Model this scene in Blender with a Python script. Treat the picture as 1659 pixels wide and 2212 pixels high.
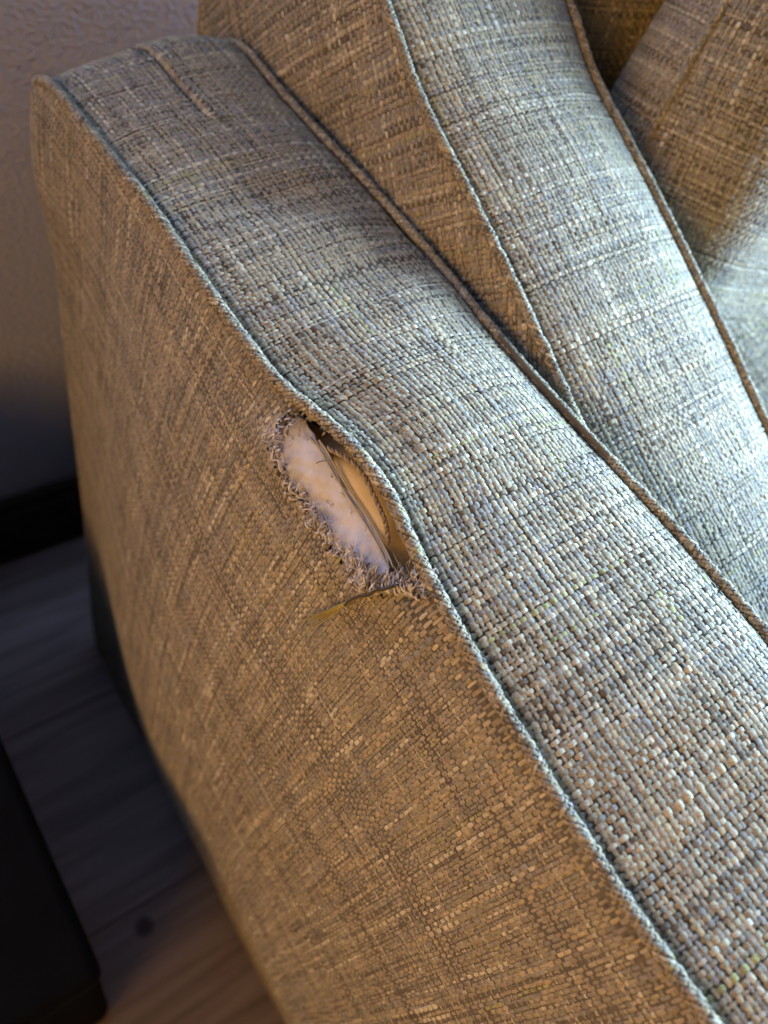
import bpy, math, numpy as np
from mathutils import Matrix, Vector
rng = np.random.default_rng(11)
scene = bpy.context.scene
for o in list(bpy.data.objects): bpy.data.objects.remove(o)
COL = scene.collection

# ------------------------------------------------------------------ camera
F = 1736.0                                   # focal length for a 1659 x 2212 picture
RW = np.array([[ 0.8012,-0.3439, 0.4897],    # world axes seen from the camera (right, down, forward)
               [-0.5458,-0.7554, 0.3625],
               [ 0.2453,-0.5577,-0.7930]])
CAM = np.array([-0.116, 0.0, 0.786])
cd = bpy.data.cameras.new('camera'); cam = bpy.data.objects.new('camera', cd); COL.objects.link(cam)
m = Matrix.Identity(4)
for r in range(3):
    m[r][0] = RW[r,0]; m[r][1] = -RW[r,1]; m[r][2] = -RW[r,2]; m[r][3] = CAM[r]
cam.matrix_world = m
cd.sensor_fit = 'VERTICAL'; cd.sensor_height = 36; cd.lens = 36*F/2212
cd.clip_start = 0.005; cd.clip_end = 50
cd.dof.use_dof = True; cd.dof.focus_distance = 0.245; cd.dof.aperture_fstop = 9
scene.camera = cam

# ------------------------------------------------------------------ world and lamps (indoor, one window, one added warm lamp)
w = bpy.data.worlds.new('World'); scene.world = w; w.use_nodes = True
bg = w.node_tree.nodes['Background']; bg.inputs[0].default_value = (0.56,0.49,0.44,1); bg.inputs[1].default_value = 0.11
def area(name, loc, target, sx, sy, power, col):
    ld = bpy.data.lights.new(name, 'AREA'); ld.shape = 'RECTANGLE'; ld.size = sx; ld.size_y = sy
    ld.energy = power; ld.color = col
    o = bpy.data.objects.new(name, ld); COL.objects.link(o); o.location = loc
    o.rotation_euler = (Vector(target)-Vector(loc)).to_track_quat('-Z','Y').to_euler()
    return o
area('window_light', (1.70,-0.32,1.08), (0.1,0.1,0.6), 1.2, 1.1, 300, (0.455,0.70,1.0))
fill = area('warm_fill', (-0.95,-0.22,0.88), (0.0,-0.04,0.52), 0.75, 0.6, 1.9, (1.0,0.53,0.12)); fill.data.spread = math.radians(70)  # added warm area light, stands in for light bounced onto the arm's side
scene.view_settings.view_transform = 'Standard'; scene.view_settings.look = 'None'
scene.view_settings.exposure = 0.12; scene.view_settings.gamma = 1.0
scene.render.engine = 'CYCLES'
scene.render.resolution_x = 768; scene.render.resolution_y = 1024

# ------------------------------------------------------------------ helpers
def proj(P):
    c = (P-CAM) @ RW
    z = np.where(c[...,2] > .02, c[...,2], .02)
    return c[...,0]/z*F+829.5, c[...,1]/z*F+1106, c[...,2]
def in_view(P, mg=0.11):
    x, y, z = proj(P)
    return (z > .03) & (x > -1659*mg) & (x < 1659*(1+mg)) & (y > -2212*mg) & (y < 2212*(1+mg))
def unx(px, py, x):
    r = RW @ np.array([px-829.5, py-1106, F]); return CAM + (x-CAM[0])/r[0]*r
def crop(c): return [((1000+x*.5425)/1.852, (1550+y*.5425)/1.852) for x, y in c]
def mesh_obj(name, V, Q, mat, parent=None, smooth=True, col=None, fib=None):
    """V (n,3), Q (m,4) or (m,3) int array -> one mesh object"""
    V = np.ascontiguousarray(V, dtype=np.float32); Q = np.ascontiguousarray(Q, dtype=np.int32)
    me = bpy.data.meshes.new(name); k = Q.shape[1]
    me.vertices.add(len(V)); me.vertices.foreach_set('co', V.ravel())
    me.loops.add(Q.size); me.loops.foreach_set('vertex_index', Q.ravel())
    me.polygons.add(len(Q)); me.polygons.foreach_set('loop_start', np.arange(0, Q.size, k, dtype=np.int32))
    me.polygons.foreach_set('use_smooth', np.full(len(Q), smooth))
    me.update(calc_edges=True)
    if col is not None:
        a = me.color_attributes.new('Col', 'FLOAT_COLOR', 'POINT')
        c4 = np.ones((len(V),4), np.float32); c4[:,:3] = col; a.data.foreach_set('color', c4.ravel())
    if fib is not None:
        a = me.attributes.new('Fib','FLOAT_VECTOR','POINT'); a.data.foreach_set('vector', np.ascontiguousarray(fib,dtype=np.float32).ravel())
    me.materials.append(mat)
    o = bpy.data.objects.new(name, me); COL.objects.link(o)
    if parent: o.parent = parent
    return o
def grid_faces(nu, nv, closed_u=False):
    i, j = np.meshgrid(np.arange(nu if closed_u else nu-1), np.arange(nv-1), indexing='ij')
    i2 = (i+1) % nu
    return np.stack([i*nv+j, i2*nv+j, i2*nv+j+1, i*nv+j+1], -1).reshape(-1,4)
def thing(name, label, cat, loc=(0,0,0), group=None):
    o = bpy.data.objects.new(name, None); COL.objects.link(o); o.empty_display_size = .02
    o.location = loc; o['label'] = label; o['category'] = cat
    if group: o['group'] = group
    return o
def sm(x, a, b):
    t = np.clip((x-a)/(b-a), 0, 1); return t*t*(3-2*t)
def smooth_path(pts, n):
    """Catmull-Rom through points, resampled evenly"""
    P = np.array(pts, float); P = np.vstack([2*P[0]-P[1], P, 2*P[-1]-P[-2]])
    out = []
    for k in range(1, len(P)-2):
        t = np.linspace(0,1,24,endpoint=False)[:,None]
        a,b,c,d = P[k-1],P[k],P[k+1],P[k+2]
        out.append(.5*((2*b)+(-a+c)*t+(2*a-5*b+4*c-d)*t**2+(-a+3*b-3*c+d)*t**3))
    out = np.vstack(out+[P[-2:-1]])
    s = np.r_[0, np.cumsum(np.linalg.norm(np.diff(out,axis=0),axis=1))]
    q = np.linspace(0, s[-1], n)
    return np.stack([np.interp(q, s, out[:,k]) for k in range(out.shape[1])], -1)
def inside(poly, y, z):
    poly = np.array(poly); r = np.zeros(np.shape(y), bool); n = len(poly)
    for i in range(n):
        y0,z0 = poly[i]; y1,z1 = poly[(i+1)%n]
        c = ((z0 > z) != (z1 > z)) & (y < (y1-y0)*(z-z0)/(z1-z0+1e-12)+y0)
        r ^= c
    return r
def polydist(poly, y, z, closed=True):
    P = np.array(poly); n = len(P); d = np.full(np.shape(y), 9.)
    for i in range(n if closed else n-1):
        a = P[i]; b = P[(i+1)%n]; ab = b-a; L = ab@ab+1e-15
        t = np.clip(((y-a[0])*ab[0]+(z-a[1])*ab[1])/L, 0, 1)
        d = np.minimum(d, np.hypot(y-a[0]-t*ab[0], z-a[1]-t*ab[1]))
    return d
def strands(name, paths, r0, r1, mat, parent, cols, ns=5, sides=5, twist=None):
    """many thin tapered tubes as one mesh; paths: list of (k,3)"""
    V=[];Q=[];C=[];G=[];off=0
    for p, c in zip(paths, cols):
        p = smooth_path(p, ns); n = len(p)
        t = np.gradient(p, axis=0); t /= np.linalg.norm(t,axis=1)[:,None]+1e-12
        ref = np.array([.31,.57,.76]); a = np.cross(t, ref); a /= np.linalg.norm(a,axis=1)[:,None]+1e-12; b = np.cross(t,a)
        rr = np.linspace(r0, r1, n)[:,None,None]
        th = np.linspace(0,2*np.pi,sides,endpoint=False)
        ring = p[:,None]+rr*(a[:,None]*np.cos(th)[None,:,None]+b[:,None]*np.sin(th)[None,:,None])
        V.append(ring.transpose(1,0,2).reshape(-1,3)); Q.append(grid_faces(sides, n, True)+off); off += sides*n
        C.append(np.tile(c,(sides*n,1)))
        tg,sg_ = np.meshgrid(th,np.arange(n)*.6,indexing='ij'); G.append(np.stack([sg_.ravel()+off*.13,np.cos(tg).ravel()*2+sg_.ravel()*.7,np.sin(tg).ravel()*2],-1))
    return mesh_obj(name, np.vstack(V), np.vstack(Q), mat, parent, True, np.vstack(C), np.vstack(G))

# ------------------------------------------------------------------ materials
def mat_new(name):
    mt = bpy.data.materials.new(name); mt.use_nodes = True
    return mt, mt.node_tree.nodes, mt.node_tree.links, mt.node_tree.nodes['Principled BSDF']
def noise_bump(N, L, b, scale, dist, strength=.5, detail=4, stretch=None):
    tc = N.new('ShaderNodeTexCoord'); src = tc.outputs['Object']
    if stretch:
        mp = N.new('ShaderNodeMapping'); mp.inputs['Scale'].default_value = stretch; L.new(src, mp.inputs[0]); src = mp.outputs[0]
    n = N.new('ShaderNodeTexNoise'); n.inputs['Scale'].default_value = scale; n.inputs['Detail'].default_value = detail
    L.new(src, n.inputs['Vector'])
    bp = N.new('ShaderNodeBump'); bp.inputs['Strength'].default_value = strength; bp.inputs['Distance'].default_value = dist
    L.new(n.outputs[0], bp.inputs['Height']); L.new(bp.outputs[0], b.inputs['Normal'])
    return n, src
def mat_yarn(name, rough=.85, sheen=.15, spec=.15):
    mt,N,L,b = mat_new(name)
    at = N.new('ShaderNodeAttribute'); at.attribute_name = 'Col'
    fb = N.new('ShaderNodeAttribute'); fb.attribute_name = 'Fib'
    n = N.new('ShaderNodeTexNoise'); n.inputs['Scale'].default_value = 1.0; n.inputs['Detail'].default_value = 3
    L.new(fb.outputs['Vector'], n.inputs['Vector'])
    bp = N.new('ShaderNodeBump'); bp.inputs['Strength'].default_value = .7; bp.inputs['Distance'].default_value = .00025
    L.new(n.outputs[0], bp.inputs['Height']); L.new(bp.outputs[0], b.inputs['Normal'])
    mx = N.new('ShaderNodeMixRGB'); mx.blend_type = 'MULTIPLY'; mx.inputs[0].default_value = 1
    rp = N.new('ShaderNodeValToRGB'); rp.color_ramp.elements[0].color = (.62,.62,.62,1); rp.color_ramp.elements[1].color = (1.25,1.25,1.25,1)
    rp.color_ramp.elements[0].position = .3; rp.color_ramp.elements[1].position = .7
    L.new(n.outputs[0], rp.inputs[0]); L.new(at.outputs['Color'], mx.inputs[1]); L.new(rp.outputs[0], mx.inputs[2])
    L.new(mx.outputs[0], b.inputs['Base Color'])
    b.inputs['Roughness'].default_value = rough; b.inputs['Sheen Weight'].default_value = sheen; b.inputs['Sheen Roughness'].default_value = .4
    b.inputs['Specular IOR Level'].default_value = spec
    return mt
def mat_plain(name, col, rough=.8, bump=None, spec=.3, var=.25, vscale=60):
    mt,N,L,b = mat_new(name)
    b.inputs['Roughness'].default_value = rough; b.inputs['Specular IOR Level'].default_value = spec
    tc = N.new('ShaderNodeTexCoord'); n = N.new('ShaderNodeTexNoise'); n.inputs['Scale'].default_value = vscale; n.inputs['Detail'].default_value = 5
    L.new(tc.outputs['Object'], n.inputs['Vector'])
    rp = N.new('ShaderNodeValToRGB'); e = rp.color_ramp.elements
    e[0].color = tuple(c*(1-var) for c in col)+(1,); e[1].color = tuple(c*(1+var) for c in col)+(1,); e[0].position=.3; e[1].position=.7
    L.new(n.outputs[0], rp.inputs[0]); L.new(rp.outputs[0], b.inputs['Base Color'])
    if bump: noise_bump(N, L, b, *bump)
    return mt
M_YARN = mat_yarn('upholstery_yarn')
M_BACK = mat_plain('upholstery_backing', (.12,.10,.076), .95)
M_FUZZ = mat_yarn('frayed_fibre', .9, .5, .1)
M_LINING = mat_plain('lining_fleece', (.57,.54,.55), .95, (420,.0012,.5,6), .1, .10, 160)
M_FOAM = mat_plain('upholstery_foam', (.66,.50,.27), .9, (2500,.0003,.7), .1, .07, 150)
M_SEAM = mat_plain('lining_seam', (.42,.36,.24), .9, (1500,.0003,.6), .1, .15, 300)
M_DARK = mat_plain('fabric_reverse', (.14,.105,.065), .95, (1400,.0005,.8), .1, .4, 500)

# ------------------------------------------------------------------ the woven cloth: one raised float for every crossing of two yarns
PAL = np.array([(.31,.265,.205),(.35,.295,.225),(.28,.245,.20),(.39,.315,.215),(.52,.47,.39),(.28,.255,.25),(.33,.315,.16),(.15,.125,.10),(.25,.24,.23),(.46,.39,.29)])
PW  = np.array([ .25,            .20,            .17,            .10,            .04,          .08,            .010,           .03,             .08,           .05]); PW = PW/PW.sum(); PAL = PAL*np.array((1.02,.99,.84))
def yarn_table(n, length, rg, slub, dom):
    """colour and width along every yarn: space dyed in stretches of 1 to 5 cm with thick slubs"""
    nseg = int(length/.012)+3
    pb_ = PW.copy()
    if dom>.6: pb_[4]+=.10; pb_[7]+=.09; pb_[9]+=.05; pb_[6]+=.02
    base = rg.choice(len(PAL), n, p=pb_/pb_.sum())
    seg = rg.choice(len(PAL), (n,nseg), p=PW)
    seg = np.where(rg.random((n,nseg)) < dom, base[:,None], seg)
    wid = rg.normal(1,.12,(n,nseg)) * np.clip(rg.normal(1,.12,n),.72,1.3)[:,None]
    sl = rg.random((n,nseg)) < slub
    wid = np.where(sl, wid*rg.uniform(1.08,1.28,(n,nseg)), wid)
    seg = np.where(sl & (rg.random((n,nseg))<.6), rg.choice([3,4,9],(n,nseg)), seg)
    return seg, wid, rg.uniform(0,.03,n), rg.uniform(.008,.03,n)
def weave(name, parent, S, box, mask=None, ang=0., pitch=(.0016,.0016), seed=1, h=.00042, flip=1, na=5, nb=4, wmul=(.42,.38), slub=.022, view=True, tone=1.0):
    rg = np.random.default_rng(seed)
    u0,u1,v0,v1 = box; ca,sa = math.cos(ang),math.sin(ang)
    cu,cv = (u0+u1)/2,(v0+v1)/2; ha = abs((u1-u0)/2*ca)+abs((v1-v0)/2*sa); hb = abs((u1-u0)/2*sa)+abs((v1-v0)/2*ca)
    nA = int(2*ha/pitch[0])+2; nB = int(2*hb/pitch[1])+2
    wa = np.clip(rg.normal(1,.09,nA),.8,1.25); wb = np.clip(rg.normal(1,.24,nB),.68,1.9)
    pa = (np.cumsum(wa)-wa/2); pa = pa/pa[-1]*2*ha-ha
    pb = (np.cumsum(wb)-wb/2); pb = pb/pb[-1]*2*hb-hb
    I,J = np.meshgrid(np.arange(nA),np.arange(nB),indexing='ij'); I=I.ravel();J=J.ravel()
    A = pa[I]; B = pb[J]
    fa,ph = rg.uniform(60,190,nA),rg.uniform(0,6.3,nA); fb,phb = rg.uniform(60,190,nB),rg.uniform(0,6.3,nB)
    A2 = A+.11*pitch[0]*np.sin(B*fa[I]+ph[I])+rg.normal(0,.065*pitch[0],A.size)
    B2 = B+.11*pitch[1]*np.sin(A*fb[J]+phb[J])+rg.normal(0,.065*pitch[1],A.size)
    U = cu+A2*ca-B2*sa; Vv = cv+A2*sa+B2*ca
    ok = (U>u0)&(U<u1)&(Vv>v0)&(Vv<v1)
    if mask is not None: ok &= mask(U,Vv)
    I,J,A,B,U,Vv = (q[ok] for q in (I,J,A,B,U,Vv))
    P = S(U,Vv)
    if view:
        k = in_view(P); I,J,A,B,U,Vv,P = (q[k] for q in (I,J,A,B,U,Vv,P))
    e = .0004
    Ta = (S(U+e*ca,Vv+e*sa)-S(U-e*ca,Vv-e*sa))/(2*e); Tb = (S(U-e*sa,Vv+e*ca)-S(U+e*sa,Vv-e*ca))/(2*e)
    Nn = np.cross(Ta,Tb)*flip; Nn /= np.linalg.norm(Nn,axis=1)[:,None]+1e-12
    if view:                                         # leave out what faces away from where anyone could look
        vd = CAM-P; vd /= np.linalg.norm(vd,axis=1)[:,None]; k = (Nn*vd).sum(1) > -.22
        I,J,A,B,U,Vv,P,Ta,Tb,Nn = (q[k] for q in (I,J,A,B,U,Vv,P,Ta,Tb,Nn))
    warp = ((I+J)%2==0)                              # the yarn that runs along B lies on top
    segA,widA,phA,lenA = yarn_table(nA,2*hb,rg,slub,.35); segB,widB,phB,lenB = yarn_table(nB,2*ha,rg,slub,.78)
    sa_i = np.clip(((B+hb+phA[I])/lenA[I]).astype(int)%segA.shape[1],0,None); sb_i = np.clip(((A+ha+phB[J])/lenB[J]).astype(int)%segB.shape[1],0,None)
    ci = np.where(warp, segA[I,sa_i], segB[J,sb_i]); wi = np.where(warp, widA[I,sa_i], widB[J,sb_i])
    wi = wi*np.clip(rg.normal(1,.08,wi.size),.75,1.35)
    col = PAL[ci]*tone*np.where(warp,1.04,.90)[:,None]*np.clip(rg.normal(1,.09,ci.size),.7,1.4)[:,None]
    col = np.clip(col*(1+rg.normal(0,.014,(ci.size,3))),.01,.85)
    T = np.where(warp[:,None],Tb,Ta); Sd = np.where(warp[:,None],Ta,Tb)
    pl = np.where(warp,pitch[1],pitch[0])*rg.normal(1,.06,ci.size)
    Wd = np.where(warp,pitch[0]*wmul[0],pitch[1]*wmul[1])*wi*np.where(warp,wa[I],wb[J]**.25)
    far = (np.linalg.norm(P-CAM,axis=1) > .30); rnd = rg.uniform(0,500,len(P)); VV=[];QQ=[];CC=[];FF=[];off=0
    for sel,avals,nth in ((~far,(-1,-.68,0,.68,1),4),(far,(-1,-.62,.62,1),3)):
        n = int(sel.sum())
        if not n: continue
        na,nb = len(avals),nth
        a = np.array(avals)[None,:,None]; th = np.radians(np.linspace(-72,72,nb))[None,None,:]
        tap = 1-.55*np.abs(a)**5-.06*a*a
        wd = Wd[sel][:,None,None]; al = a*(.80*pl*np.where(warp,1.04,.94))[sel][:,None,None]+0*th; ac = np.sin(th)/.951*wd*tap
        hh = h*wi[sel][:,None,None]*(1.9*(1-np.abs(a)**3.2)-.75)+np.cos(th)**.7*(wd*.40)*tap
        g = lambda M: M[sel][:,None,None,:]
        Vt = g(P)+g(T)*al[...,None]+g(Sd)*ac[...,None]+g(Nn)*hh[...,None]
        f = grid_faces(na,nb); QQ.append((f[None]+(np.arange(n)*na*nb)[:,None,None]).reshape(-1,4)+off); off += n*na*nb
        aa = np.broadcast_to(a,(n,na,nb)); bb_ = np.broadcast_to(np.sin(th),(n,na,nb)); rr_ = np.broadcast_to(rnd[sel][:,None,None],(n,na,nb))
        FF.append(np.stack([aa*.9+rr_, bb_*3.2+aa*1.6, rr_*.37],-1).reshape(-1,3)); VV.append(Vt.reshape(-1,3)); CC.append(np.repeat(col[sel],na*nb,axis=0))
    o = mesh_obj(name, np.vstack(VV), np.vstack(QQ), M_YARN, parent, True, np.vstack(CC), np.vstack(FF))
    o['kind'] = 'stuff'
    return o
def sheet(name, parent, S, us, vs, mat, mask=None, off=0, flip=1):
    U,V = np.meshgrid(us,vs,indexing='ij'); P = S(U.ravel(),V.ravel())
    if off:
        e=.0005; n = np.cross(S(U.ravel()+e,V.ravel())-S(U.ravel()-e,V.ravel()), S(U.ravel(),V.ravel()+e)-S(U.ravel(),V.ravel()-e))*flip
        P = P+off*n/(np.linalg.norm(n,axis=1)[:,None]+1e-15)
    Q = grid_faces(len(us),len(vs))
    if mask is not None:
        c = (U.ravel()[Q].mean(1), V.ravel()[Q].mean(1)); Q = Q[mask(*c)]
    return mesh_obj(name, P, Q, mat, parent)
def tube_surface(path, r):
    """S(u,v): u metres round the cord, v metres along it"""
    s = np.r_[0,np.cumsum(np.linalg.norm(np.diff(path,axis=0),axis=1))]
    T = np.gradient(path,axis=0); T /= np.linalg.norm(T,axis=1)[:,None]
    ref = np.array([1.,0,0]); Aa = ref-T*(T@ref)[:,None]; Aa /= np.linalg.norm(Aa,axis=1)[:,None]; Bb = np.cross(T,Aa)
    def S(u,v):
        g = lambda M: np.stack([np.interp(v,s,M[:,k]) for k in range(3)],-1)
        th = u/r
        return g(path)+r*(g(Aa)*np.cos(th)[...,None]+g(Bb)*np.sin(th)[...,None])
    return S, s[-1]
def piping(parent, pts, r, seed, n=260, pt=.00115):
    path = smooth_path(pts, n); path = path+rng.normal(0,.00012,path.shape)
    S,L = tube_surface(path, r)
    c = sheet('piping', parent, S, np.linspace(0,2*np.pi*r,11), np.linspace(0,L,n), M_BACK)
    weave('woven_yarn', c, S, (0,2*np.pi*r,0,L), None, .62, (pt,pt), seed, .00018, 1, 5, 4, slub=.03)
    return c

# ------------------------------------------------------------------ the setting: wall, skirting, floor
def box_mesh(name, a, b, mat, parent=None, bev=0.0, seg=2):
    import bmesh
    bm = bmesh.new(); bmesh.ops.create_cube(bm, size=1)
    for v in bm.verts:
        v.co = Vector([(a[k]+b[k])/2+v.co[k]*(b[k]-a[k]) for k in range(3)])
    if bev: bmesh.ops.bevel(bm, geom=list(bm.edges), offset=bev, segments=seg, profile=.5, affect='EDGES')
    me = bpy.data.meshes.new(name); bm.to_mesh(me); bm.free(); me.materials.append(mat)
    for p in me.polygons: p.use_smooth = seg > 2
    o = bpy.data.objects.new(name, me); COL.objects.link(o)
    if parent: o.parent = parent
    return o
WALL_Y = .49
def mat_wall():
    mt,N,L,b = mat_new('painted_wall')
    b.inputs['Base Color'].default_value = (.68,.68,.88,1); b.inputs['Roughness'].default_value = .85
    noise_bump(N, L, b, 330, .0035, .8, 3)
    return mt
wl = box_mesh('wall', (-1.4,WALL_Y,0), (1.6,WALL_Y+.1,1.6), mat_wall()); wl['kind'] = 'structure'
sk = thing('skirting_board', 'dark skirting board along the foot of the painted wall', 'skirting', (0,WALL_Y,0))
M_SKIRT = mat_plain('dark_wood', (.030,.024,.021), .5, None, .4, .3, 30)
def skpart(name, a, b, bev):
    o = box_mesh(name, a, b, M_SKIRT, sk, bev, 3); o.location = (0,-WALL_Y,0); return o
skpart('board', (-1.4,WALL_Y-.014,0), (1.6,WALL_Y-.001,.078), .002)
skpart('top_bead', (-1.4,WALL_Y-.011,.078), (1.6,WALL_Y-.001,.094), .004)
def mat_floor():
    mt,N,L,b = mat_new('laminate_wood')
    tc = N.new('ShaderNodeTexCoord'); oi = N.new('ShaderNodeObjectInfo')
    mp = N.new('ShaderNodeMapping'); mp.inputs['Scale'].default_value = (2.2,30,30); L.new(tc.outputs['Object'], mp.inputs[0])
    ad = N.new('ShaderNodeVectorMath'); ad.operation = 'ADD'; L.new(mp.outputs[0], ad.inputs[0])
    ml = N.new('ShaderNodeMath'); ml.operation='MULTIPLY'; ml.inputs[1].default_value = 37; L.new(oi.outputs['Random'], ml.inputs[0]); L.new(ml.outputs[0], ad.inputs[1])
    n = N.new('ShaderNodeTexNoise'); n.inputs['Scale'].default_value = 2.4; n.inputs['Detail'].default_value = 7; n.inputs['Distortion'].default_value = .9
    L.new(ad.outputs[0], n.inputs['Vector'])
    rp = N.new('ShaderNodeValToRGB'); e = rp.color_ramp.elements
    e[0].color = (.17,.125,.115,1); e[1].color = (.30,.235,.22,1); e[0].position = .33; e[1].position = .62
    L.new(n.outputs[0], rp.inputs[0])
    # one dark knot in the wood
    gm = N.new('ShaderNodeVectorMath'); gm.operation='DISTANCE'; gm.inputs[1].default_value = KNOT
    g = N.new('ShaderNodeNewGeometry'); L.new(g.outputs['Position'], gm.inputs[0])
    mr = N.new('ShaderNodeMapRange'); mr.inputs[1].default_value=.005; mr.inputs[2].default_value=.010; L.new(gm.outputs['Value'], mr.inputs[0])
    mx = N.new('ShaderNodeMixRGB'); mx.inputs[1].default_value = (.055,.022,.015,1); L.new(mr.outputs[0], mx.inputs[0]); L.new(rp.outputs[0], mx.inputs[2])
    L.new(mx.outputs[0], b.inputs['Base Color']); b.inputs['Roughness'].default_value = .5
    bp = N.new('ShaderNodeBump'); bp.inputs['Strength'].default_value=.3; bp.inputs['Distance'].default_value=.0006; L.new(n.outputs[0], bp.inputs['Height']); L.new(bp.outputs[0], b.inputs['Normal'])
    return mt
kr = RW @ np.array([312-829.5, 2002-1106, F]); KNOT = tuple(CAM+(-CAM[2]/kr[2])*kr)
fl = box_mesh('floor', (-1.4,-1.2,-.06), (1.6,WALL_Y,-.012), M_SKIRT); fl['kind'] = 'structure'
M_FLOOR = mat_floor()
for i in range(9):
    y1 = WALL_Y-.002-i*.19
    box_mesh('plank', (-1.4+.003*(i%2),y1-.189,-.012), (1.6,y1,0), M_FLOOR, fl, .0008)

# ------------------------------------------------------------------ black box on the floor beside the sofa
bb = thing('storage_box', 'plain black box standing on the floor beside the sofa', 'box', (-.27,.23,0))
M_BLACK = mat_plain('black_board', (.0035,.004,.0055), .85, (300,.0004,.4), .1, .25, 40)
o = box_mesh('body', (-.43,.048,0), (-.113,.46,.285), M_BLACK, bb, .010, 4); o.location = (.27,-.23,0)
o = box_mesh('lid', (-.432,.046,.2852), (-.111,.462,.31), M_BLACK, bb, .007, 4); o.location = (.27,-.23,0)

# ------------------------------------------------------------------ the sofa: a narrow padded arm with piped seams
H = .600; REAR = .362; RC = .048
sofa = thing('sofa', 'sofa with woven grey brown arm, its side torn open under the piping', 'sofa')
SEAM1 = np.array([(-.45,-.0050,.5915),(-.0637,-.0050,.5915),(-.033,-.0052,.591),(-.002,-.0043,.5925),(.018,-.0035,.594),(.042,-.0022,.5963),(.0688,-.0004,.5994),(.089,.0024,.6036),(.1085,.0019,.603),(.1235,.0,.6001),(.1434,-.0026,.5955),(.187,-.003,.595),(.235,-.0026,.5957),(.272,-.0035,.594),(.310,-.0045,.5925),(.340,-.0045,.589),(.36,-.0040,.580)])
def x1(y): return np.interp(y, SEAM1[:,0], SEAM1[:,1])
def z1(y): return np.interp(y, SEAM1[:,0], SEAM1[:,2])
# smooth both tables once
_ys = np.linspace(-.45,.36,400); _k = np.hanning(15); _k /= _k.sum()
_x = np.convolve(np.pad(x1(_ys),7,'edge'),_k,'valid'); _z = np.convolve(np.pad(z1(_ys),7,'edge'),_k,'valid')
def x1(y): return np.interp(y,_ys,_x)
def z1(y): return np.interp(y,_ys,_z)
def x2(y): return .0818+.0012*np.sin(y*37+.6)
def prof(v):
    """side outline of the arm: v metres along the top, over the back corner and down; returns y, z drop, normal y, normal z"""
    a0 = REAR-RC; arc = RC*np.pi/2
    t = np.clip((v-a0)/RC,0,np.pi/2); ext = np.maximum(v-a0-arc,0)
    y = np.where(v<a0, v, a0+RC*np.sin(t)); dz = -(RC-RC*np.cos(t))-ext
    return y, dz, np.sin(t), np.cos(t)
def top_S(u, v):
    """u 0..1 across the arm top, in units of 0.082 m"""
    s = u/.082; y,dz,ny,nz = prof(v)
    xa = x1(y)+.0012+.022*sm(v,REAR-RC+.020,REAR+.035); xb = x2(y)-.0012
    x = xa+(xb-xa)*s; zl = z1(y); zr = H+.0008
    z = zl+(zr-zl)*sm(s,0,1)+dz
    d = np.minimum(s,1-s)*.082
    hgt = .0055*(1-np.abs(2*s-1)**3)-.0014*np.exp(-(d/.0018)**2)
    # slack cloth: long soft folds
    hgt = hgt+.0030*np.exp(-((v-.205+.35*(x-.02))/.016)**2)*np.exp(-((s-.55)/.3)**2)-.0032*np.exp(-((v-.232+.25*x)/.02)**2)*np.exp(-((s-.5)/.35)**2)
    hgt = hgt+.0020*np.exp(-((v-.150-.25*(x-.05))/.012)**2)*np.exp(-((s-.75)/.25)**2)-.0018*np.exp(-((v-.175-.2*x)/.011)**2)*np.exp(-((s-.85)/.22)**2)
    hgt = hgt-.0024*np.exp(-((v-.105)/.05)**2)*np.exp(-((s-.12)/.15)**2)+.0010*np.sin(v*52+s*3)*np.sin(np.pi*np.clip(s,0,1))
    # the stitched pleat that runs in from the back end
    on = sm(v,.268,.284); q = (s-.50)*.082
    hgt = hgt-.0036*on*np.exp(-(q/.0011)**2)+.0004*on*np.exp(-((q-.004)/.004)**2)
    return np.stack([x, y+ny*hgt, z+nz*hgt],-1)
VB = np.arange(-.30,.95,.004)
VB = np.arange(-.30,.70,.004)
tp = sheet('arm_top_panel', sofa, top_S, np.linspace(-.0008,.0828,60), np.arange(-.30,.70,.0025), M_BACK, off=-.0004)
weave('woven_yarn', tp, top_S, (.0004,.0816,-.16,.46), None, 0., (.00190,.00156), 21, .00027, 1, 5, 5, (.365,.425))
# --- torn side: the cloth swells outwards below the seam
_bz = np.array([0,.1,.2,.3,.4,.45,.5,.54,.57,.6,.7]); _bx = np.array([.000,-.0140,-.0285,-.038,-.0365,-.032,-.0255,-.0180,-.0105,0,.03])
_zz = np.linspace(0,.7,300); _bb = np.interp(_zz,_bz,_bx); _bb = np.convolve(np.pad(_bb,12,'edge'),np.hanning(25)/np.hanning(25).sum(),'valid')
def side_base(y, z):
    yc = np.clip(y,-.45,.36); d = z1(yc)-z
    x = x1(yc)*np.exp(-np.maximum(d,0)/.05)
    return x+np.interp(z+.6-z1(yc),_zz,_bb)*(1-.93*sm(y,.13,.35))-.0012*np.sin(y*23-z*17+1)*sm(d,.01,.05)-.007*np.exp(-((y-.345)/.04)**2-((d-.045)/.04)**2)
def unside(px, py, off=0.0):
    """the point of the side of the arm that a sight line meets"""
    x = 0.0
    for _ in range(25):
        q = unx(px,py,x); x = .5*x+.5*(float(side_base(q[1],q[2]))+off)
    return unx(px,py,x)
TL = [tuple(unside(px,py)[1:]) for px,py in crop([(300,190),(200,300),(215,400),(250,500),(310,650),(360,760),(420,850),(470,960),(540,1030),(600,1120),(660,1170),(740,1240),(800,1300),(860,1400),(945,1450),(1060,1475),(1180,1500),(1290,1550)])]
TR = [tuple(unside(px,py)[1:]) for px,py in crop([(420,262),(520,322),(700,450),(830,560),(965,770),(1065,950),(1155,1140),(1235,1340)])]
TEAR = TL+TR[::-1]
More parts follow.
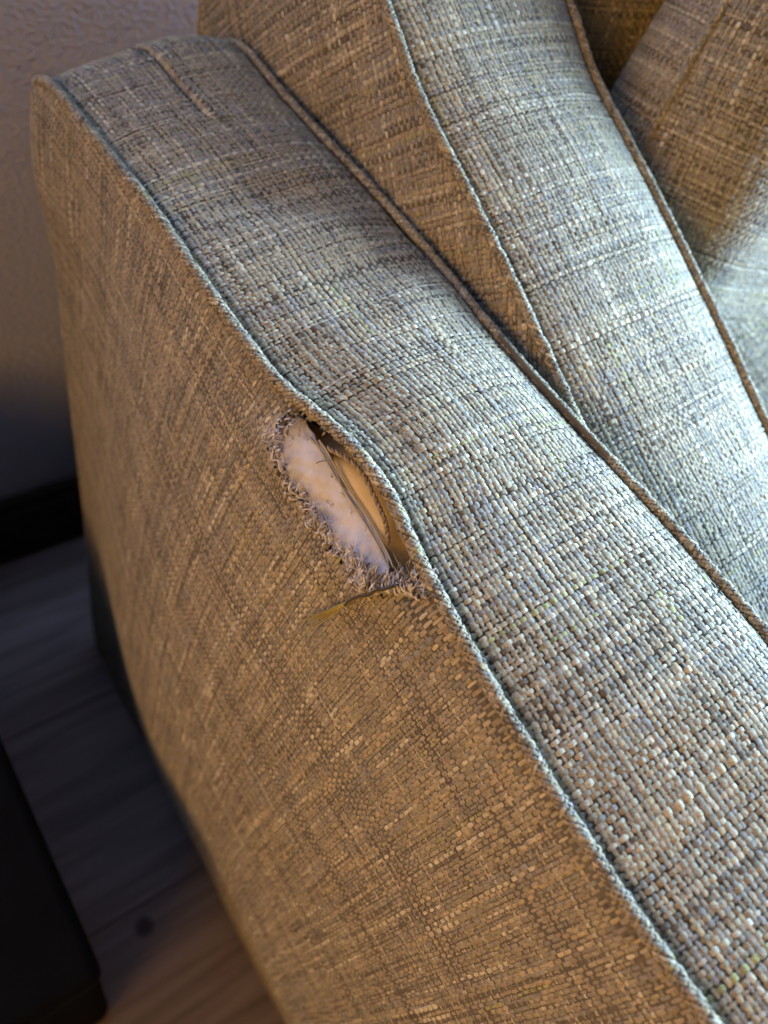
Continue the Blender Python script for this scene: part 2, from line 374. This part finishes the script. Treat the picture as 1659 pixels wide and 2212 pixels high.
def side_S(y, z):
    d = z1(np.clip(y,-.45,.36))-z
    x = side_base(y,z)
    x = x+.0035*np.exp(-(np.maximum(d,0)/.0045)**2)+.024*(1-np.sqrt(np.clip(1-np.clip((y-(REAR-.024))/.0245,0,1)**2,0,1)))
    dt = polydist(TL, y, z, False); below = inside(TEAR,y,z)
    x = x-.0030*np.exp(-(dt/.009)**2)*sm(d,.004,.02)
    x = x+.0012*np.sin((y*.6+z)*160)*np.exp(-(dt/.02)**2)
    return np.stack([x,y,z],-1)
def in_outline(y, z, m=0):
    yy = np.clip(y,-.45,.36); top = z1(yy)-.0006-m
    c = np.maximum(y-(REAR-RC),0); top = np.where(y>REAR-RC, top-(RC-np.sqrt(np.clip(RC**2-c**2,0,None))), top)
    return (z<top)&(y<REAR-.0015-m)&(z>.012)
def side_mask(y, z): return in_outline(y,z)&~inside(TEAR,y,z)
def side_mask_base(y, z): return in_outline(y,z,.001)&~(inside(TEAR,y,z)|(polydist(TEAR,y,z)<.0012))
sp = sheet('arm_side_panel', sofa, side_S, np.arange(-.30,.364,.0030), np.arange(.010,.612,.0030), M_BACK, side_mask_base, .0003, -1)
sp['label'] = 'torn outer side of the sofa arm'
weave('woven_yarn', sp, side_S, (-.16,.362,.012,.61), side_mask, 0.035, (.00125,.00215), 33, .00034, -1, 5, 4, (.44,.25))
# the other faces of the arm, closed and plain behind the woven ones
inn = lambda y,z: np.stack([x2(y)-.0012+0*z, y, z],-1)
sheet('arm_inner_panel', sofa, inn, np.arange(-.30,.364,.01), np.arange(.010,.612,.006), M_BACK, lambda y,z: in_outline(y,z,-.002))
# piping along both edges of the arm top, over the back corner and down
def edge_path(xf, zf, dx):
    v = np.r_[np.linspace(-.30,REAR-RC,60), np.linspace(REAR-RC,REAR+.30,40)[1:]]
    y,dz,ny,nz = prof(v); b = .0010
    return np.stack([xf(y)+dx, y+ny*b, zf(y)+dz+nz*b],-1)
pe = edge_path(x1, z1, -.0006); pe = pe[pe[:,1]<REAR-.020]; pe = pe[:np.argmax(pe[:,1])+1]; pe[:,0] += .024*(1-np.sqrt(np.clip(1-np.clip((pe[:,1]-(REAR-.024))/.0250,0,1)**2,0,1))); pe[:,1] -= .003*sm(pe[:,1],REAR-.01,REAR)
piping(sofa, pe, .0018, 51, 420)
piping(sofa, edge_path(x2, lambda y: H+0*y, .0006), .0016, 52, 420)
# short feet so that the arm stands on the floor
for fx,fy in ((.03,-.25),(.03,.30)):
    box_mesh('foot', (fx-.02,fy-.02,0), (fx+.02,fy+.02,.012), M_SKIRT, sofa, .002)
box_mesh('arm_front_panel', (-.002,-.306,.011), (.082,-.300,.600), M_BACK, sofa, .002)
box_mesh('base_frame', (.004,-.29,.011), (.078,.355,.05), M_BACK, sofa, .002)

box_mesh('seat_base', (.19,-.30,.03), (1.15,.374,.44), M_BACK, sofa, .006, 3)
box_mesh('back_frame', (.19,.3745,.03), (1.15,.402,.66), M_BACK, sofa, .006, 3)
# --- what shows inside the tear
def ip(c, x): return [tuple(unside(px,py,x)) for px,py in crop(c)]
FT = np.array(ip([(470,380),(530,415),(640,480),(750,555),(850,670),(920,800),(1010,1000),(1040,1170),(1110,1440),(1150,1560)],.005))
FL = np.array(ip([(400,330),(470,400),(530,470),(600,590),(650,680),(760,880),(900,1110),(1000,1280),(1100,1440),(1150,1540)],.0015))
FTs = smooth_path(FT,80); FLs = smooth_path(FL,80)
def ztop(y): return np.interp(y, FTs[::-1,1], FTs[::-1,2])
def zlin(y): return np.interp(y, FLs[::-1,1], FLs[::-1,2])
def inner(y, z):
    b = np.where(inside(TEAR,y,z), -polydist(TEAR,y,z), polydist(TEAR,y,z))
    return side_S(y,z)[...,0]+.0016+.0040*sm(b,-.003,.004)
def foam_S(y, t):
    """t 0..1 climbs the front of the foam, 1..2 rounds over its top edge and back"""
    lo = zlin(y)-.03; hi = np.minimum(ztop(y)-.0010,.5985); r = .006
    a = np.clip(t-1,0,1)*np.pi/2
    z = np.where(t<1, lo+(hi-r-lo)*t, hi-r+r*np.sin(a))
    x = inner(y,np.minimum(z,hi-r))+.0022+np.where(t<1,0,r*(1-np.cos(a)))
    x = x+np.maximum(t-2,0)*.045
    return np.stack([x,y,z],-1)
sheet('foam_padding', sofa, foam_S, np.linspace(.052,.150,70), np.r_[np.linspace(0,1,16),np.linspace(1,2,12)[1:],2.5,3], M_FOAM)['label'] = 'yellow foam showing in the tear'
def lining_S(y, t):
    hi = zlin(y); z = hi-.045*(1-t); 
    x = inner(y,z)+.0007*np.sin(y*170+t*11)+.0005*np.sin(y*390-t*23)+.0003*np.sin(y*800+t*60)
    x = x+.0022*sm(t,.93,1.0)
    return np.stack([x,y,z],-1)
lo = sheet('lining', sofa, lining_S, np.linspace(.052,.152,120), np.linspace(0,1,50), M_LINING); lo['label'] = 'white fleece lining showing in the tear'
so = lo.modifiers.new('thick','SOLIDIFY'); so.thickness = .0012; so.offset = -1
ridge = np.array([(inner(p[1:2],p[2:3])[0]+.0002,p[1],p[2]+.0003) for p in FLs]); ridge2 = ridge+np.array([.0009,.0,.0016])
strands('lining_seam', [ridge[4:-6:6], ridge2[8:-6:6]], .0004, .00035, M_SEAM, sofa, [(.42,.36,.24)]*2, 60, 7)
# twisted cord of the cut seam allowance along the upper edge of the opening
cp = smooth_path(ip([(480,400),(560,440),(700,515),(820,620),(930,830),(1000,1000),(1022,1160)],.0025), 150)
cs = np.r_[0,np.cumsum(np.linalg.norm(np.diff(cp,axis=0),axis=1))]
tt = np.gradient(cp,axis=0); tt/=np.linalg.norm(tt,axis=1)[:,None]; ax = np.cross(tt,[1,0,0]); ax/=np.linalg.norm(ax,axis=1)[:,None]; ay = np.cross(tt,ax)
tw = [cp+.00042*(ax*np.cos(cs*1900+.8*np.sin(cs*330)+p)[:,None]+ay*np.sin(cs*1900+.8*np.sin(cs*330)+p)[:,None]) for p in (0,np.pi)]
strands('seam_cord', tw, .00055,.00045, M_YARN, sofa, [(.40,.33,.25),(.26,.20,.15)], 150, 6)
# reverse of the cloth folded in under the piping
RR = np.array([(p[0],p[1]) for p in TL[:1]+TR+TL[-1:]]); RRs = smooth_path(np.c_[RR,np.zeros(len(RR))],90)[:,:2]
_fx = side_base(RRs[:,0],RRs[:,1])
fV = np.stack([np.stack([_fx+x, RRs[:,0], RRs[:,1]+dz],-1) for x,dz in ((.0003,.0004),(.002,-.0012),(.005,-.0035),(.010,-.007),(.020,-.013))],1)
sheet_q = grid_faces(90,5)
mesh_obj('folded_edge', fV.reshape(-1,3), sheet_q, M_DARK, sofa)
# frayed yarn ends along the lower lip of the tear
paths=[];cols=[]
TLs = smooth_path(np.c_[np.array(TL),np.zeros(len(TL))], 400)[:,:2]
hole_c = np.array(TEAR).mean(0)
rg = np.random.default_rng(5)
fluff = [(.0817,.5658,.006),(.142,.575,.005),(.066,.583,.006),(.0767,.5675,.005),(.104,.560,.004)]
def fray(count, L0, L1, pale, curl):
    paths=[];cols=[]
    for i in range(count):
        k = rg.integers(2,398)
        if rg.random()<.5:
            fy,fz,fs = fluff[rg.integers(len(fluff))]; q = np.array([fy,fz])+rg.normal(0,fs,2)
            k = int(np.argmin(np.hypot(*(TLs-q).T)))
        p = TLs[k]; t = TLs[min(k+3,399)]-TLs[max(k-3,0)]; t/=np.linalg.norm(t)+1e-9
        n = np.array([-t[1],t[0]])
        if not inside(TEAR,*(p+n*.0015)): n=-n
        d = n*rg.uniform(.25,1)+np.array([.25,.75])*rg.uniform(0,1)+t*rg.normal(0,.35); d/=np.linalg.norm(d)
        L = rg.uniform(L0,L1); s0 = p-n*rg.uniform(-.0036,.0014)
        x0 = float(side_S(s0[:1],s0[1:])[0,0]); lift = rg.uniform(.0004,.0022)
        w = lambda f_: s0+d*L*f_+t*rg.normal(0,curl)*f_
        paths.append([(x0+.0002,*s0),(x0-lift,*w(.35)),(x0-lift*1.1,*w(.7)),(x0-lift*rg.uniform(-.4,1.2),*w(1.))])
        cols.append(np.array((.84,.80,.83))*rg.uniform(.8,1.05) if rg.random()<pale else np.array((.20,.14,.11))*rg.uniform(.5,1.3))
    return paths,cols
TLa = np.array(TL); fluff = [(*TLa[13],.004),(*TLa[1],.004),(*TLa[16],.004),(*TLa[14],.004),(*TLa[8],.003)]
p1,c1 = fray(250,.0014,.0060,.74,.0006)
fr = strands('frayed_edge', p1, .00052,.00022, M_FUZZ, sofa, c1, 6, 5); fr['kind']='stuff'; fr['label'] = 'pale frayed yarn ends along the tear'
p1,c1 = fray(380,.0025,.0085,.85,.0018)
fr = strands('loose_fuzz', p1, .00013,.00006, M_FUZZ, sofa, c1, 7, 3); fr['kind']='stuff'
# wisps of wadding over the lining
pw=[];cw=[]
for i in range(520):
    yy = rg.uniform(.055,.146); tq = rg.uniform(.55,1.0); a_ = rg.normal(.9,.5); Lw = rg.uniform(.003,.008); q0 = None; pp=[]
    for f_ in (0,.33,.66,1):
        y_ = yy+math.cos(a_)*Lw*(f_-.5)+rg.normal(0,.0004); z_ = float(zlin(yy))-.045*(1-tq)+math.sin(a_)*Lw*(f_-.5)+rg.normal(0,.0004)
        z_ = min(z_, float(zlin(y_))+.0005); pp.append((float(inner(np.array(y_),np.array(z_)))-.0001-rg.uniform(0,.0003)*math.sin(f_*3.14),y_,z_))
    if inside(TEAR,pp[0][1],pp[0][2]) and inside(TEAR,pp[-1][1],pp[-1][2]): pw.append(pp); cw.append(np.array((.66,.65,.73))*rg.uniform(.85,1.1))
lw_ = strands('wadding_wisp', pw, .00016,.00008, M_FUZZ, sofa, cw, 7, 3); lw_['kind']='stuff'
# loose thread that hangs out of the lower end of the tear and splits into yellow fibres
tc_ = crop([(1215,1462),(1130,1452),(1050,1465),(990,1490),(930,1505),(870,1530),(800,1545),(740,1580),(700,1602)])
tpts = []
for i,(px,py) in enumerate(tc_):
    tpts.append(tuple(unside(px,py,(-.0062 if i<6 else -.0042) if i>1 else -.001)))
strands('loose_thread', [tpts, [(a-.0003,b+.0003*math.sin(i*2.1),c+.0004) for i,(a,b,c) in enumerate(tpts)]], .00050,.00042, M_YARN, sofa, [(.22,.17,.10),(.07,.055,.035)], 60, 6)
paths=[];cols=[]
for k in range(16):
    o1,o2,o3 = rg.normal(0,12,3); e = rg.uniform(.55,1.0)
    pts = []
    for j,(cx,cy) in enumerate([(760,1565),(700,1598),(600,1650),(500,1705),(400,1745)]):
        f_ = j/4*e; px,py = crop([(760+(cx-760)*e+o1*f_*.6, 1565+(cy-1565)*e+o2*f_*2.4)])[0]
        pts.append(tuple(unside(px,py,-.0034-rg.uniform(0,.0012))))
    paths.append(pts); cols.append(np.array((.42,.33,.09))*rg.uniform(.7,1.25))
strands('loose_fibre', paths, .00024,.00012, M_YARN, sofa, cols, 14, 4)['kind']='stuff'
# fine hair of thread lying across the lining
hp = ip([(345,572),(385,585),(430,592),(470,570),(520,546),(600,540)],-.0012)
strands('lining_thread', [hp], .00016,.00014, M_YARN, sofa, [(.20,.17,.11)], 30, 5)

# ------------------------------------------------------------------ boxed cushion wedged behind the arm
XA,XB = .0905,.1855
cu = thing('boxed_cushion', 'boxed cushion with two piped edges leaning inside the torn arm', 'cushion', (0,0,0))
PR = smooth_path(np.array([(-.30,.470,0),(-.12,.516,0),(-.02,.548,0),(.05,.5770,0),(.0934,.5945,0),(.1355,.6102,0),(.1792,.6270,0),(.2145,.6410,0),(.2439,.6580,0),(.29,.678,0),(.335,.690,0),(.364,.672,0),(.374,.630,0),(.376,.50,0),(.376,.30,0)]),500)[:,:2]
PS = np.r_[0,np.cumsum(np.linalg.norm(np.diff(PR,axis=0),axis=1))]
PT = np.gradient(PR,axis=0); PT/=np.linalg.norm(PT,axis=1)[:,None]
def cprof(v):
    return np.interp(v,PS,PR[:,0]),np.interp(v,PS,PR[:,1]),-np.interp(v,PS,PT[:,1]),np.interp(v,PS,PT[:,0])
def ctop_S(u, v):
    s = u/(XB-XA); y,z,ny,nz = cprof(v); d = np.minimum(s,1-s)*(XB-XA)
    hgt = .0075*(1-np.abs(2*s-1)**2.6)-.0022*np.exp(-(d/.0020)**2)+.0016*np.sin(v*38+s*2)*np.sin(np.pi*np.clip(s,0,1))
    return np.stack([XA+.001+(XB-XA-.002)*s+.0012*np.sin(v*30), y+ny*hgt, z+nz*hgt],-1)
wdt = XB-XA
ct = sheet('boxing_panel', cu, ctop_S, np.linspace(-.0006,wdt+.0006,46), np.arange(.02,PS[-1]-.02,.005), M_BACK, off=-.0002)
weave('woven_yarn', ct, ctop_S, (.0004,wdt-.0004,.2,PS[-1]-.15), None, .05, (.00185,.00156), 61, .00027, 1, 5, 4, (.375,.425))
def cin(y,z,m=0):
    return inside(np.vstack([PR,[(.376,.28),(-.30,.28)]]), y, z+m)&(y<.3755)
def cside_S(y,z):
    zt = np.interp(y,PR[:300,0],PR[:300,1]); d = zt-z
    x = XA+.0008+.0030*np.exp(-(np.maximum(d,0)/.004)**2)-.0035*np.sin(np.pi*np.clip(d/.16,0,1))+.0010*np.sin(y*60+z*30)*sm(d,.005,.03)
    return np.stack([x,y,z],-1)
cb = sheet('back_panel', cu, cside_S, np.arange(-.20,.378,.003), np.arange(.30,.70,.003), M_BACK, lambda y,z: cin(y,z,.002), .0003, -1)
weave('woven_yarn', cb, cside_S, (.02,.378,.52,.70), lambda y,z: cin(y,z,.001), math.radians(-45), (.0017,.0019), 62, .00050, -1)
sheet('front_panel', cu, lambda y,z: np.stack([XB+0*y,y,z],-1), np.arange(-.20,.378,.006), np.arange(.30,.70,.006), M_BACK, lambda y,z: cin(y,z,.001))
def cedge(x):
    k = np.arange(60,470,5); return np.stack([np.full(k.size,x)+.0012*np.sin(PS[k]*30), PR[k,0]-PT[k,1]*.0010, PR[k,1]+PT[k,0]*.0010],-1)
piping(cu, cedge(XA), .0016, 71, 420, .0013); piping(cu, cedge(XB), .0016, 72, 420, .0013)

# ------------------------------------------------------------------ soft cushions beyond it
def pillow(name, label, c, ax_w, ax_h, hw, hh, th, seed, pitch=.0018, p=2.6, wr=(0,0,0)):
    root = thing(name, label, 'cushion', tuple(c))
    aw = np.array(ax_w,float); aw/=np.linalg.norm(aw); ah = np.array(ax_h,float); ah-=aw*(aw@ah); ah/=np.linalg.norm(ah); an = np.cross(aw,ah)
    def arc(half):
        f_ = np.linspace(-np.pi/2,np.pi/2,801); q_ = np.sin(f_); z_ = th*np.clip(1-np.abs(q_)**p,0,1)**.55
        l_ = np.r_[0,np.cumsum(np.hypot(np.diff(q_*half),np.diff(z_)))]; return l_-l_[-1]/2, q_
    lw,qw = arc(hw); lh,qh = arc(hh)
    def S(u,v,sg=1):
        s = np.interp(u,lw,qw); t = np.interp(v,lh,qh); u = s*hw; v = t*hh
        e = (np.clip(1-np.abs(s)**p,0,1)*np.clip(1-np.abs(t)**p,0,1))**.55
        k = 1-.06*(1-t*t)*0
        d = th*e+wr[0]*np.sin(u*wr[1]+v*wr[2])*e
        return (u*(1-.13*t*t))[...,None]*aw+(v*(1-.05*s*s))[...,None]*ah+(sg*d)[...,None]*an
    gw = np.linspace(lw[0],lw[-1],90); gh = np.linspace(lh[0],lh[-1],90)
    f = sheet('front_cover', root, S, gw, gh, M_BACK, off=-.0003)
    bk = sheet('back_cover', root, lambda u,v: S(u,v,-1), gw, gh, M_BACK)
    cc = np.array(c,float)
    weave('woven_yarn', f, lambda u,v: S(u,v)+cc, (lw[0]*.998,lw[-1]*.998,lh[0]*.998,lh[-1]*.998), lambda u,v: (S(u,v)+cc)[...,0]<.40, .06, (pitch,pitch), seed, .00045)
    if name=='throw_pillow': weave('woven_yarn', bk, lambda u,v: S(u,v,-1)+cc, (lw[0]*.998,lw[-1]*.998,lh[0]*.998,lh[-1]*.998), lambda u,v: (S(u,v,-1)+cc)[...,0]<.34, .06, (pitch,pitch), seed+50, .00045, -1); bk.children[0].matrix_parent_inverse = Matrix.Translation(Vector(c)).inverted()
    f.children[0].matrix_parent_inverse = Matrix.Translation(Vector(c)).inverted()
    th_ = np.linspace(0,2*np.pi,160,endpoint=False)
    e_ = np.array([np.sign(np.cos(th_))*np.abs(np.cos(th_))**.25*lw[-1], np.sign(np.sin(th_))*np.abs(np.sin(th_))**.25*lh[-1]])
    loop = np.array([S(np.array([a*.999]),np.array([b*.999]))[0]*1.004 for a,b in e_.T]); loop = np.vstack([loop,loop[:1]])
    pc = piping(None, (loop+cc)[:-1], .0017, seed+7, 500, .0013); pc.parent = root; pc.matrix_parent_inverse = Matrix.Translation(Vector(c)).inverted()
    return root
pillow('back_cushion', 'large brown cushion in shadow at the back of the sofa', (.403,.315,.600), (1,.0,0), (0,.18,1), .213,.20,.085, 81, p=6, wr=(.002,40,25))
pillow('throw_pillow', 'soft puffed pillow resting in front of the shaded back cushion', (.413,.187,.588), (.93,-.05,-.33), (.33,.17,.93), .203,.150,.050, 82, p=12, wr=(.003,35,-30))
pillow('seat_cushion', 'flat seat cushion lit by the window below the puffed pillow', (.43,-.02,.500), (1,0,.02), (0,1,.10), .235,.26,.035, 83, p=5)
